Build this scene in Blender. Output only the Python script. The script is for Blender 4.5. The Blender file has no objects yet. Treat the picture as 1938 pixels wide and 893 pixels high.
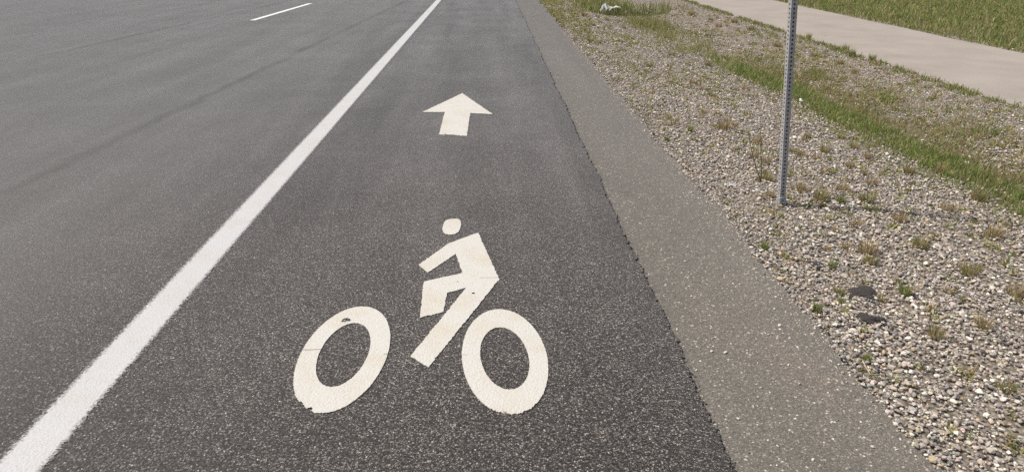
import bpy, bmesh, math, random
import numpy as np
from mathutils import Vector, Matrix

random.seed(7)
rng = np.random.default_rng(11)
SC = bpy.context.scene
COL = SC.collection

# ------------------------------------------------------------------ camera maths (metres; road runs along +Y)
F, CX, CY, H = 1250.0, 1013.0, 446.5, 1.53
PIT = math.radians(23.807)
PSI = math.radians(3.6435)
FWD = np.array([math.sin(PSI) * math.cos(PIT), math.cos(PSI) * math.cos(PIT), -math.sin(PIT)])
RGT = np.array([math.cos(PSI), -math.sin(PSI), 0.0])
UPV = np.cross(RGT, FWD)
CAM = np.array([0.0, 0.0, H])

SEAM, EDGE = 0.74, 1.405           # lane seam and outer edge of the shoulder
LANE_Z = 0.010


def hash_noise(x, y):
    """cheap smooth noise from a few sines, -1..1"""
    return (np.sin(x * 1.7 + 0.6 * np.sin(y * 1.3)) * np.cos(y * 1.9 + 0.8 * np.sin(x * 0.9 + 2.0)) * 0.6
            + np.sin(x * 4.1 + y * 2.3 + 1.1) * np.cos(y * 3.7 - x * 1.9) * 0.4)


def edge_x(y):
    return EDGE + 0.014 * np.sin(y * 2.1) + 0.012 * np.sin(y * 5.3 + 1) + 0.008 * np.sin(y * 13.1 + 2)


def path_left(y):
    return 5.56 + (y - 9.0) * 0.029


def path_right(y):
    return path_left(y) + 2.62


PIT_C = (3.62, 17.75)


def ditch_x(y):
    return np.interp(np.asarray(y, float), [0, 8, 12.5, 16, 22], [3.88, 3.85, 3.62, 3.45, 3.32])



def gz(x, y):
    """height of the verge"""
    x = np.asarray(x, float)
    y = np.asarray(y, float)
    e = edge_x(y)
    z = np.full(np.broadcast(x, y).shape, -0.09)
    t = np.clip((x - e) / 0.5, 0, 1)
    v = -0.035 - 0.035 * t
    v = v - 0.06 * np.exp(-((x - ditch_x(y)) / 1.0) ** 2)
    pl = path_left(y)
    v = v + 0.045 * np.clip((x - pl + 1.2) / 1.0, 0, 1)
    v = v + 0.011 * hash_noise(x * 1.3, y * 1.3) * np.clip((x - e) / 0.4, 0, 1)
    px_, py_ = PIT_C
    r = np.sqrt(((x - px_) / 1.05) ** 2 + ((y - py_) / 0.95) ** 2)
    v = v - 0.30 * (1 - np.clip((r - 0.72) / 0.28, 0, 1)) + 0.03 * np.exp(-((r - 1.12) / 0.16) ** 2)
    v = v + 0.05 * np.clip((x - path_right(y) - 0.05) / 0.6, 0, 1)
    on_path = (x > pl + 0.12) & (x < path_right(y) - 0.12)
    v = np.where(on_path, -0.12, v)
    return np.where(x < e - 0.05, z, v)


def ray(px, py):
    return FWD + RGT * (px - CX) / F + UPV * (CY - py) / F


def at(px, py, z=None):
    """point of the photograph -> point on the ground"""
    d = ray(px, py)
    zz = 0.0 if z is None else z
    for _ in range(12):
        P = CAM + d * ((zz - H) / d[2])
        if z is not None:
            break
        zz = float(gz(P[0], P[1]))
    return P


# ------------------------------------------------------------------ node helpers
def new_mat(name):
    m = bpy.data.materials.new(name)
    m.use_nodes = True
    nt = m.node_tree
    nt.nodes.clear()
    return m, nt


def N(nt, typ, **kw):
    n = nt.nodes.new(typ)
    ins = kw.pop('ins', {})
    for k, v in kw.items():
        setattr(n, k, v)
    for k, v in ins.items():
        if hasattr(v, 'is_output') or isinstance(v, bpy.types.NodeSocket):
            nt.links.new(v, n.inputs[k])
        else:
            n.inputs[k].default_value = v
    return n


def ramp(nt, fac, stops, interp='LINEAR'):
    r = nt.nodes.new('ShaderNodeValToRGB')
    r.color_ramp.interpolation = interp
    el = r.color_ramp.elements
    while len(el) > 1:
        el.remove(el[-1])
    el[0].position = stops[0][0]
    el[0].color = c4(stops[0][1])
    for p, c in stops[1:]:
        e = el.new(p)
        e.color = c4(c)
    nt.links.new(fac, r.inputs[0])
    return r.outputs[0]


def c4(c):
    if isinstance(c, (int, float)):
        return (c, c, c, 1)
    return (c[0], c[1], c[2], 1)


def math_(nt, op, a, b=None, c=None, clamp=False):
    n = nt.nodes.new('ShaderNodeMath')
    n.operation = op
    n.use_clamp = clamp
    for i, v in enumerate((a, b, c)):
        if v is None:
            continue
        if isinstance(v, bpy.types.NodeSocket):
            nt.links.new(v, n.inputs[i])
        else:
            n.inputs[i].default_value = v
    return n.outputs[0]


def mix(nt, fac, a, b, mode='MIX'):
    n = nt.nodes.new('ShaderNodeMix')
    n.data_type = 'RGBA'
    n.blend_type = mode
    for i, v in ((0, fac), (6, a), (7, b)):
        if isinstance(v, bpy.types.NodeSocket):
            nt.links.new(v, n.inputs[i])
        else:
            n.inputs[i].default_value = c4(v) if i else v
    return n.outputs[2]


def coords(nt, scale=(1, 1, 1)):
    t = nt.nodes.new('ShaderNodeTexCoord')
    m = nt.nodes.new('ShaderNodeMapping')
    m.inputs['Scale'].default_value = scale
    nt.links.new(t.outputs['Object'], m.inputs['Vector'])
    return m.outputs['Vector']


def noise(nt, vec, scale, detail=3, rough=0.55):
    n = N(nt, 'ShaderNodeTexNoise', ins={'Vector': vec, 'Scale': scale, 'Detail': detail, 'Roughness': rough})
    return n.outputs[0]


def finish(nt, color, rough, normal=None, spec=0.5, shader=None):
    b = N(nt, 'ShaderNodeBsdfPrincipled')
    for k, v in (('Base Color', color), ('Roughness', rough), ('Specular IOR Level', spec), ('Normal', normal)):
        if v is None:
            continue
        if isinstance(v, bpy.types.NodeSocket):
            nt.links.new(v, b.inputs[k])
        else:
            b.inputs[k].default_value = c4(v) if k == 'Base Color' else v
    o = N(nt, 'ShaderNodeOutputMaterial')
    nt.links.new(b.outputs[0], o.inputs[0])
    return b, o


# ------------------------------------------------------------------ materials
def asphalt_mat(name, stones, binder, scale, dist, crev, blotch=0.25, lane_marks=False, tint=(1, 1, 1), rough=0.78, sheen=0.2):
    m, nt = new_mat(name)
    v = coords(nt)
    # wobble so the aggregate is not a clean cell pattern
    wob = N(nt, 'ShaderNodeTexNoise', ins={'Vector': v, 'Scale': scale * 0.9, 'Detail': 2.0})
    vv = N(nt, 'ShaderNodeVectorMath', operation='MULTIPLY_ADD',
           ins={0: wob.outputs['Color'], 1: (0.9 / scale,) * 3, 2: v}).outputs[0]
    vor = N(nt, 'ShaderNodeTexVoronoi', ins={'Vector': vv, 'Scale': scale, 'Randomness': 1.0})
    vor2 = N(nt, 'ShaderNodeTexVoronoi', ins={'Vector': v, 'Scale': scale * 2.3, 'Randomness': 1.0})
    sep = N(nt, 'ShaderNodeSeparateColor', ins={0: vor.outputs['Color']})
    sep2 = N(nt, 'ShaderNodeSeparateColor', ins={0: vor2.outputs['Color']})
    stone = ramp(nt, sep.outputs[0], stones)
    fine = ramp(nt, sep2.outputs[1], [(0, 0.55), (0.6, 1.0), (0.93, 1.45), (1, 2.6)])
    stone = mix(nt, 1.0, stone, fine, 'MULTIPLY')
    gap = ramp(nt, vor.outputs['Distance'], [(0.26, 0.0), (0.62, 1.0)])
    gap = math_(nt, 'MULTIPLY', gap, crev)
    col = mix(nt, gap, stone, binder)
    # irregular blotches, wear along the traffic direction
    b1 = noise(nt, v, 1.1, 5, 0.6)
    b2 = noise(nt, coords(nt, (2.2, 0.16, 1)), 1.0, 4, 0.6)
    b3 = noise(nt, v, 9.0, 4, 0.6)
    k = math_(nt, 'ADD', math_(nt, 'MULTIPLY', b1, 0.35), math_(nt, 'MULTIPLY', b2, 0.5))
    k = math_(nt, 'ADD', k, math_(nt, 'MULTIPLY', b3, 0.15))
    k = N(nt, 'ShaderNodeMapRange', ins={0: k, 1: 0.33, 2: 0.67, 3: 1 - blotch, 4: 1 + blotch}).outputs[0]
    col = mix(nt, 1.0, col, N(nt, 'ShaderNodeCombineColor', ins={0: k, 1: k, 2: k}).outputs[0], 'MULTIPLY')
    # oil drips and darker damp-looking spots with a shape of their own
    dv = N(nt, 'ShaderNodeTexVoronoi', ins={'Vector': coords(nt, (1, .55, 1)), 'Scale': 1.7})
    ds = N(nt, 'ShaderNodeSeparateColor', ins={0: dv.outputs['Color']})
    dd = math_(nt, 'ADD', dv.outputs['Distance'], math_(nt, 'MULTIPLY', noise(nt, v, 14, 4), .12))
    df = math_(nt, 'MULTIPLY', ramp(nt, dd, [(.09, .42), (.19, 0)]), math_(nt, 'GREATER_THAN', ds.outputs[0], .62))
    col = mix(nt, df, col, mix(nt, 1.0, col, (.35, .34, .33), 'MULTIPLY'))
    # faint brown-red smears of clay tracked onto the surface
    cl = ramp(nt, noise(nt, coords(nt, (1.5, 0.5, 1)), 1.3, 5, 0.65), [(0.52, 0.0), (0.78, 0.4)])
    col = mix(nt, cl, col, mix(nt, 1.0, col, (1.20, 1.01, 0.97), 'MULTIPLY'))
    strk = []
    if lane_marks:
        sx = N(nt, 'ShaderNodeSeparateXYZ', ins={0: v})
        X, Y = sx.outputs[0], sx.outputs[1]
        wn = math_(nt, 'MULTIPLY', math_(nt, 'SUBTRACT', noise(nt, v, 2.5, 4), 0.5), 0.18)
        for (x0, slope, w, amt) in ((-3.49, 0.049, 0.10, 0.95), (-7.52, 0.079, 0.11, 0.95), (0.72, 0.0, 0.22, 0.6), (-2.3, 0.0, .5, .12), (-1.05, 0.0, .35, .10)):
            d = math_(nt, 'SUBTRACT', X, math_(nt, 'MULTIPLY_ADD', Y, slope, x0))
            d = math_(nt, 'ABSOLUTE', math_(nt, 'ADD', d, wn))
            f = N(nt, 'ShaderNodeMapRange', ins={0: d, 1: 0.0, 2: w, 3: amt, 4: 0.0}).outputs[0]
            f = math_(nt, 'MULTIPLY', f, ramp(nt, noise(nt, v, 0.8, 4), [(0.32, 0.15), (0.6, 1.0)]))
            col = mix(nt, f, col, (0.018, 0.018, 0.018))
            if amt > .8:
                strk.append(math_(nt, 'MULTIPLY', f, .7))
        # traffic lanes left of the edge line are more polished and paler
        f = N(nt, 'ShaderNodeMapRange', ins={0: math_(nt, 'ADD', X, wn), 1: -1.6, 2: -2.6, 3: 0.0, 4: 0.36}).outputs[0]
        col = mix(nt, f, col, (0.195, 0.195, 0.18))
    col = mix(nt, 1.0, col, tint, 'MULTIPLY')
    dust = math_(nt, 'MULTIPLY', math_(nt, 'MULTIPLY', k, k), sheen)
    for f in strk:
        dust = math_(nt, 'MULTIPLY', dust, math_(nt, 'SUBTRACT', 1.0, f))
    hgt = math_(nt, 'SUBTRACT', 1.0, vor.outputs['Distance'])
    hgt = math_(nt, 'ADD', hgt, math_(nt, 'MULTIPLY', sep.outputs[1], 0.8))
    hgt = math_(nt, 'ADD', hgt, math_(nt, 'MULTIPLY', vor2.outputs['Distance'], -0.35))
    bmp = N(nt, 'ShaderNodeBump', ins={'Strength': 1.0, 'Distance': dist, 'Height': hgt})
    rg = math_(nt, 'MULTIPLY_ADD', sep2.outputs[0], 0.25, rough - 0.12)
    b, o = finish(nt, col, rg, bmp.outputs[0], 0.5)
    b.inputs['Diffuse Roughness'].default_value = 0.8
    b.inputs['Specular Tint'].default_value = (1.0, .93, .85, 1)
    nt.links.new(dust, b.inputs['Sheen Weight'])          # road dust
    b.inputs['Sheen Roughness'].default_value = 0.33
    b.inputs['Sheen Tint'].default_value = (1.0, .88, .76, 1) if lane_marks else (1.0, .92, .84, 1)
    return m


M_LANE = asphalt_mat('lane_asphalt',
                     [(0, (.030, .028, .027)), (.30, (.070, .064, .061)), (.60, (.13, .119, .114)), (.82, (.24, .22, .207)),
                      (.94, (.36, .335, .31)), (1, (.54, .51, .48))],
                     (.012, .011, .010), 140, 0.0015, 1.0, 0.24, True, (.96, .925, .88), rough=0.66, sheen=1.1)
M_SHOULDER = asphalt_mat('shoulder_asphalt',
                         [(0, (.105, .102, .092)), (.5, (.135, .130, .118)), (.85, (.165, .158, .142)), (.955, (.20, .19, .165)),
                          (.975, (.36, .33, .28)), (1, (.5, .47, .42))],
                         (.085, .080, .070), 130, 0.0014, 0.5, 0.13, False, (1.26, 1.195, 1.12), 0.85, 0.34)


def path_mat():
    m, nt = new_mat('path_concrete')
    v = coords(nt)
    a = noise(nt, v, 1.2, 6, 0.6)
    b = noise(nt, v, 60, 3, 0.6)
    k = math_(nt, 'MULTIPLY_ADD', b, 0.35, math_(nt, 'MULTIPLY', a, 0.65))
    col = ramp(nt, k, [(0.3, (.275, .236, .20)), (0.5, (.33, .288, .246)), (0.7, (.38, .336, .292))])
    lo = noise(nt, coords(nt, (4, 0.3, 1)), 1.0, 4)
    col = mix(nt, ramp(nt, lo, [(.5, 0), (.8, .35)]), col, (.33, .29, .24))
    bmp = N(nt, 'ShaderNodeBump', ins={'Strength': 0.5, 'Distance': 0.002, 'Height': b})
    finish(nt, col, 0.9, bmp.outputs[0], 0.3)
    return m


def soil_mat():
    m, nt = new_mat('gravelly_soil')
    v = coords(nt)
    vor = N(nt, 'ShaderNodeTexVoronoi', ins={'Vector': v, 'Scale': 42.0})
    sep = N(nt, 'ShaderNodeSeparateColor', ins={0: vor.outputs['Color']})
    st = ramp(nt, sep.outputs[0], [(0, (.11, .09, .072)), (.3, (.20, .165, .13)), (.6, (.30, .26, .215)), (.85, (.42, .38, .325)), (1, (.6, .56, .5))])
    gap = ramp(nt, vor.outputs['Distance'], [(.35, 0), (.7, .85)])
    col = mix(nt, gap, st, (.12, .098, .072))
    n1 = noise(nt, v, 1.6, 6, 0.65)
    col = mix(nt, ramp(nt, n1, [(.42, 0), (.68, .65)]), col, (.27, .225, .165))
    at_ = N(nt, 'ShaderNodeAttribute', attribute_name='growth')
    col = mix(nt, math_(nt, 'MULTIPLY', at_.outputs['Fac'], 0.85), col,
              ramp(nt, noise(nt, v, 18, 5), [(.3, (.075, .065, .030)), (.7, (.15, .125, .06))]))
    h = math_(nt, 'SUBTRACT', 1.0, vor.outputs['Distance'])
    bmp = N(nt, 'ShaderNodeBump', ins={'Strength': 1.0, 'Distance': 0.012, 'Height': h})
    finish(nt, col, 0.95, bmp.outputs[0], 0.2)
    return m


def attr_mat(name, rough=0.8, spec=0.35, transl=0.0, grain=0.0):
    m, nt = new_mat(name)
    a = N(nt, 'ShaderNodeAttribute', attribute_name='tint')
    col = a.outputs['Color']
    if grain:
        g = noise(nt, coords(nt), grain, 3, 0.6)
        k = N(nt, 'ShaderNodeMapRange', ins={0: g, 1: .3, 2: .7, 3: .72, 4: 1.22}).outputs[0]
        col = mix(nt, 1.0, col, N(nt, 'ShaderNodeCombineColor', ins={0: k, 1: k, 2: k}).outputs[0], 'MULTIPLY')
    b, o = finish(nt, col, rough, None, spec)
    if transl:
        t = N(nt, 'ShaderNodeBsdfTranslucent', ins={0: col})
        mx = N(nt, 'ShaderNodeMixShader', ins={0: transl, 1: b.outputs[0], 2: t.outputs[0]})
        nt.links.new(mx.outputs[0], o.inputs[0])
    return m


def paint_mat(name, base, cracks=(), worn=(), edge_line=None, stain=0.5, pits=0.0):
    """thermoplastic or sprayed paint: stained, pitted, worn through to the asphalt in places"""
    m, nt = new_mat(name)
    v = coords(nt)
    sx = N(nt, 'ShaderNodeSeparateXYZ', ins={0: v})
    X, Y = sx.outputs[0], sx.outputs[1]
    n1 = noise(nt, v, 5.0, 5, 0.65)
    n2 = noise(nt, v, 90.0, 3, 0.6)
    n3 = noise(nt, v, 22.0, 4, 0.6)
    col = mix(nt, ramp(nt, n1, [(.46, 0), (.72, stain)]), base, (base[0] * .90, base[1] * .79, base[2] * .62))
    col = mix(nt, ramp(nt, n3, [(.60, 0), (.78, .35 * stain + .1)]), col, (base[0] * .72, base[1] * .64, base[2] * .52))
    col = mix(nt, ramp(nt, n2, [(.50, 0), (.75, .30)]), col, (base[0] * .7, base[1] * .68, base[2] * .62))
    vor = N(nt, 'ShaderNodeTexVoronoi', ins={'Vector': v, 'Scale': 70.0})
    dots = ramp(nt, vor.outputs['Distance'], [(0.06, 0.8), (0.13, 0.0)])
    vs = N(nt, 'ShaderNodeSeparateColor', ins={0: vor.outputs['Color']})
    dots = math_(nt, 'MULTIPLY', dots, math_(nt, 'GREATER_THAN', vs.outputs[0], 0.86))
    col = mix(nt, dots, col, (.16, .14, .11))
    for (yc, x0, x1, amt) in cracks:
        d = math_(nt, 'ABSOLUTE', math_(nt, 'ADD', math_(nt, 'SUBTRACT', Y, yc),
                                        math_(nt, 'MULTIPLY', math_(nt, 'SUBTRACT', noise(nt, v, 30, 4), 0.5), 0.012)))
        f = N(nt, 'ShaderNodeMapRange', ins={0: d, 1: 0.0012, 2: 0.0042, 3: amt, 4: 0.0}).outputs[0]
        ins_ = math_(nt, 'MULTIPLY', math_(nt, 'GREATER_THAN', X, x0), math_(nt, 'LESS_THAN', X, x1))
        f = math_(nt, 'MULTIPLY', f, ins_)
        col = mix(nt, f, col, (.10, .09, .075))
    hole = None
    nz = noise(nt, v, 60.0, 4, 0.7)
    for (wx, wy, r, thr) in worn:
        d = N(nt, 'ShaderNodeVectorMath', operation='DISTANCE', ins={0: v, 1: (wx, wy, LANE_Z + 0.004)}).outputs['Value']
        f = N(nt, 'ShaderNodeMapRange', ins={0: d, 1: 0.0, 2: r, 3: thr, 4: 0.0}).outputs[0]
        f = math_(nt, 'GREATER_THAN', math_(nt, 'ADD', f, nz), 1.0)
        hole = f if hole is None else math_(nt, 'MAXIMUM', hole, f)
    if edge_line:
        xc, hw = edge_line
        d = math_(nt, 'ABSOLUTE', math_(nt, 'SUBTRACT', X, xc))
        f = N(nt, 'ShaderNodeMapRange', ins={0: d, 1: hw * .70, 2: hw * 1.18, 3: 0.0, 4: 0.74}).outputs[0]
        vo = N(nt, 'ShaderNodeTexVoronoi', ins={'Vector': v, 'Scale': 170.0})
        vsc = N(nt, 'ShaderNodeSeparateColor', ins={0: vo.outputs['Color']})
        q = math_(nt, 'ADD', math_(nt, 'MULTIPLY', vsc.outputs[0], 0.34), math_(nt, 'MULTIPLY', nz, 0.4))
        f = N(nt, 'ShaderNodeMapRange', ins={0: math_(nt, 'ADD', f, q), 1: .56, 2: .96, 3: 0.0, 4: 1.0}).outputs[0]
        hole = f if hole is None else math_(nt, 'MAXIMUM', hole, f)
    vb = N(nt, 'ShaderNodeTexVoronoi', ins={'Vector': v, 'Scale': 105.0})
    hh = math_(nt, 'MULTIPLY_ADD', vb.outputs['Distance'], -0.6, math_(nt, 'MULTIPLY', n2, 0.8))
    bmp = N(nt, 'ShaderNodeBump', ins={'Strength': 0.8, 'Distance': 0.0026, 'Height': hh})
    b, o = finish(nt, col, 0.72, bmp.outputs[0], 0.35)
    if hole is not None:
        t = N(nt, 'ShaderNodeBsdfTransparent')
        mx = N(nt, 'ShaderNodeMixShader', ins={0: hole, 1: b.outputs[0], 2: t.outputs[0]})
        nt.links.new(mx.outputs[0], o.inputs[0])
    return m


def steel_mat():
    m, nt = new_mat('galvanised_steel')
    v = coords(nt)
    vor = N(nt, 'ShaderNodeTexVoronoi', ins={'Vector': v, 'Scale': 160.0})
    sp = N(nt, 'ShaderNodeSeparateColor', ins={0: vor.outputs['Color']})
    n = noise(nt, v, 14, 4, 0.6)
    k = math_(nt, 'MULTIPLY_ADD', sp.outputs[0], 0.35, math_(nt, 'MULTIPLY', n, 0.65))
    col = ramp(nt, k, [(.25, (.32, .315, .31)), (.5, (.41, .405, .398)), (.75, (.52, .51, .50))])
    b, o = finish(nt, col, 0.55, None, 0.5)
    b.inputs['Metallic'].default_value = 0.1
    return m


def plain_mat(name, c0, c1, scale, rough=0.8, spec=0.3, bump=0.0, transl=0.0):
    m, nt = new_mat(name)
    v = coords(nt)
    n = noise(nt, v, scale, 5, 0.65)
    col = ramp(nt, n, [(.3, c0), (.7, c1)])
    nm = None
    if bump:
        nm = N(nt, 'ShaderNodeBump', ins={'Strength': 1.0, 'Distance': bump, 'Height': n}).outputs[0]
    b, o = finish(nt, col, rough, nm, spec)
    if transl:
        t = N(nt, 'ShaderNodeBsdfTranslucent', ins={0: col})
        mx = N(nt, 'ShaderNodeMixShader', ins={0: transl, 1: b.outputs[0], 2: t.outputs[0]})
        nt.links.new(mx.outputs[0], o.inputs[0])
    return m


M_PATH = path_mat()
M_SOIL = soil_mat()
M_STONE = attr_mat('river_gravel', 0.75, 0.35, 0, 90.0)
M_BLADE = attr_mat('grass_blade', 0.6, 0.3, 0.45)
M_STEEL = steel_mat()
M_WIRE = plain_mat('pale_wire', (.55, .55, .53), (.7, .7, .68), 40, 0.4, 0.5)
M_PLASTIC = plain_mat('white_plastic', (.84, .84, .82), (.92, .92, .90), 12, 0.45, 0.5, 0.0, 0.15)
M_LUMP = plain_mat('broken_asphalt', (.07, .062, .057), (.19, .168, .152), 120, 0.95, 0.2, 0.012)
M_STRAW = plain_mat('dry_straw', (.42, .34, .19), (.62, .53, .33), 30, 0.7)
M_TWIG = plain_mat('dead_twig', (.10, .08, .06), (.19, .155, .12), 40, 0.9)
M_STALK = plain_mat('weed_stalk', (.15, .12, .065), (.26, .21, .12), 30, 0.8)


# ------------------------------------------------------------------ mesh helpers
def np_mesh(name, verts, faces_flat, loop_start, mat, tint=None, smooth=False, growth=None):
    me = bpy.data.meshes.new(name)
    me.vertices.add(len(verts))
    me.vertices.foreach_set('co', np.ascontiguousarray(verts, dtype=np.float32).ravel())
    me.loops.add(len(faces_flat))
    me.loops.foreach_set('vertex_index', np.ascontiguousarray(faces_flat, dtype=np.int32))
    me.polygons.add(len(loop_start))
    me.polygons.foreach_set('loop_start', np.ascontiguousarray(loop_start, dtype=np.int32))
    me.update(calc_edges=True)
    if tint is not None:
        a = me.attributes.new('tint', 'FLOAT_COLOR', 'POINT')
        c = np.ones((len(verts), 4), np.float32)
        c[:, :3] = tint
        a.data.foreach_set('color', c.ravel())
    if growth is not None:
        a = me.attributes.new('growth', 'FLOAT', 'POINT')
        a.data.foreach_set('value', np.ascontiguousarray(growth, dtype=np.float32))
    me.polygons.foreach_set('use_smooth', np.full(len(loop_start), bool(smooth)))
    me.materials.append(mat)
    return me


def link(name, me, parent=None, loc=None):
    o = bpy.data.objects.new(name, me)
    COL.objects.link(o)
    if parent:
        o.parent = parent
    if loc is not None:
        o.location = loc
    return o


def bm_obj(name, bm, mat, parent=None, loc=None, smooth=False):
    me = bpy.data.meshes.new(name)
    bm.normal_update()
    bm.to_mesh(me)
    bm.free()
    me.materials.append(mat)
    if smooth:
        for p in me.polygons:
            p.use_smooth = True
    return link(name, me, parent, loc)


def thing(name, loc, label, cat, group=None):
    o = bpy.data.objects.new(name, None)
    o.empty_display_size = 0.1
    COL.objects.link(o)
    o.location = loc
    return tag(o, label, cat, group)


def tag(o, label, cat, group=None):
    o['label'] = label
    o['category'] = cat
    o['kind'] = 'thing'
    if group:
        o['group'] = group
    return o


def grid_mesh(name, xs, ys, zf, mat, growth=None):
    X, Y = np.meshgrid(xs, ys)
    Z = zf(X, Y)
    V = np.stack([X, Y, Z], -1).reshape(-1, 3)
    nx, ny = len(xs), len(ys)
    i = np.arange(nx - 1)[None, :] + (np.arange(ny - 1) * nx)[:, None]
    q = np.stack([i, i + 1, i + 1 + nx, i + nx], -1).reshape(-1)
    g = growth(X, Y).ravel() if growth else None
    return np_mesh(name, V, q, np.arange(0, len(q), 4), mat, None, True, g)


# --- stones: jittered icosahedra, one colour each
PH = (1 + 5 ** .5) / 2
ICO_V = np.array([(-1, PH, 0), (1, PH, 0), (-1, -PH, 0), (1, -PH, 0), (0, -1, PH), (0, 1, PH), (0, -1, -PH), (0, 1, -PH),
                  (PH, 0, -1), (PH, 0, 1), (-PH, 0, -1), (-PH, 0, 1)], float)
ICO_V /= np.linalg.norm(ICO_V[0])
ICO_F = np.array([(0, 11, 5), (0, 5, 1), (0, 1, 7), (0, 7, 10), (0, 10, 11), (1, 5, 9), (5, 11, 4), (11, 10, 2), (10, 7, 6), (7, 1, 8),
                  (3, 9, 4), (3, 4, 2), (3, 2, 6), (3, 6, 8), (3, 8, 9), (4, 9, 5), (2, 4, 11), (6, 2, 10), (8, 6, 7), (9, 8, 1)])


def stones_mesh(name, P, size, cols, mat, flat=0.55, sink=0.25):
    n = len(P)
    s = size[:, None] * np.stack([rng.uniform(.75, 1.3, n), rng.uniform(.6, 1.0, n), rng.uniform(.45, .8, n) * flat / .6], -1) * 0.5
    V = ICO_V[None] * (1 + rng.uniform(-.24, .24, (n, 12, 1))) * s[:, None, :]
    a = rng.uniform(0, 2 * np.pi, n)
    tx, ty = rng.normal(0, .28, n), rng.normal(0, .28, n)
    # tilt about x, then y, then spin about z
    y, z = V[..., 1].copy(), V[..., 2].copy()
    V[..., 1] = y * np.cos(tx)[:, None] - z * np.sin(tx)[:, None]
    V[..., 2] = y * np.sin(tx)[:, None] + z * np.cos(tx)[:, None]
    x, z = V[..., 0].copy(), V[..., 2].copy()
    V[..., 0] = x * np.cos(ty)[:, None] + z * np.sin(ty)[:, None]
    V[..., 2] = -x * np.sin(ty)[:, None] + z * np.cos(ty)[:, None]
    x, y = V[..., 0].copy(), V[..., 1].copy()
    V[..., 0] = x * np.cos(a)[:, None] - y * np.sin(a)[:, None]
    V[..., 1] = x * np.sin(a)[:, None] + y * np.cos(a)[:, None]
    Q = P.copy()
    Q[:, 2] += s[:, 2] * (1 - 2 * sink)
    V = (V + Q[:, None, :]).reshape(-1, 3)
    Fc = (ICO_F[None] + (np.arange(n) * 12)[:, None, None]).reshape(-1)
    return np_mesh(name, V, Fc, np.arange(0, len(Fc), 3), mat, np.repeat(cols, 12, axis=0), False)


PAL = np.array([(.31, .27, .23), (.43, .375, .315), (.54, .475, .395), (.21, .185, .165), (.36, .31, .26), (.43, .365, .305),
                (.12, .108, .10), (.66, .61, .53), (.29, .28, .265), (.38, .30, .19), (.76, .71, .63)])
PW = np.array([.17, .18, .12, .12, .12, .07, .06, .045, .06, .07, .02])


def stone_cols(n):
    c = PAL[rng.choice(len(PAL), n, p=PW / PW.sum())]
    return np.clip(c * 1.06 * rng.uniform(.75, 1.25, (n, 1)) * rng.uniform(.95, 1.05, (n, 3)), 0.02, .85)


# --- blades: root, bent middle, tip
def blades_mesh(name, R, h, w, col, mat, lean=0.35, az=None):
    n = len(R)
    a = rng.uniform(0, 2 * np.pi, n) if az is None else az
    fa = rng.uniform(0, 2 * np.pi, n)
    L = rng.normal(lean, .25, n).clip(0.02, 1.2)
    d = np.stack([np.cos(a), np.sin(a), np.zeros(n)], -1)
    s = np.stack([np.cos(fa), np.sin(fa), np.zeros(n)], -1) * (w / 2)[:, None]
    up = np.array([0, 0, 1.0])
    mid = R + up * (h * .58)[:, None] * np.cos(L * .6)[:, None] + d * (h * .58 * np.sin(L * .6))[:, None]
    tip = mid + up * (h * .42)[:, None] * np.cos(L * 1.5)[:, None] + d * (h * .42 * np.sin(L * 1.5))[:, None]
    V = np.stack([R - s, R + s, mid + s * .8, mid - s * .8, tip], 1).reshape(-1, 3)
    b = (np.arange(n) * 5)[:, None]
    Fc = np.concatenate([b + [[0, 1, 2, 3]], b + [[3, 2, 4]]], 1).reshape(-1)
    ls = (np.arange(n) * 7)[:, None] + [[0, 4]]
    return np_mesh(name, V, Fc, ls.ravel(), mat, np.repeat(col, 5, axis=0))


GREEN = np.array([(.19, .28, .06), (.24, .31, .08), (.29, .33, .11), (.15, .23, .045)])
OLIVE = np.array([(.32, .275, .12), (.38, .31, .15), (.26, .25, .10), (.43, .35, .19)])
DRY = np.array([(.50, .39, .22), (.42, .30, .15), (.60, .51, .32), (.34, .25, .14)])
LIME = np.array([(.30, .33, .085), (.37, .37, .12), (.26, .29, .08), (.42, .39, .17)])


def blade_cols(pal, n):
    return np.clip(pal[rng.integers(0, len(pal), n)] * rng.uniform(.75, 1.25, (n, 1)), .01, .7)


# ------------------------------------------------------------------ setting
def growth(X, Y):
    g = np.zeros(X.shape)
    u = X - ditch_x(Y)
    core = np.exp(-(u / .55) ** 2) * ditch_gain(Y)
    g = np.maximum(g, core)
    pr = path_right(Y)
    g = np.maximum(g, np.clip((X - pr) / .25, 0, 1))
    return g.clip(0, 1)


def ditch_gain(Y):
    Y = np.asarray(Y, float)
    return np.clip(1.0 - np.clip((Y - 9.0) / 1.2, 0, 1) * .75 + np.exp(-((Y - 15.2) / 1.2) ** 2) * .8, 0, 1)


xs = np.concatenate([[-400, -200, -100, -50, -25, -10, 0, .8], np.arange(1.2, 9.5, .07), np.arange(9.6, 17, .3), [20, 30, 50, 100, 200, 400]])
ys = np.concatenate([[-400, -200, -100, -50, -20, -8, -3, 0], np.arange(.6, 19, .09), np.arange(19.2, 26, .3), [30, 40, 60, 100, 200, 400]])
g = link('ground', grid_mesh('ground', xs, ys, gz, M_SOIL, growth))
g['kind'] = 'structure'


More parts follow.
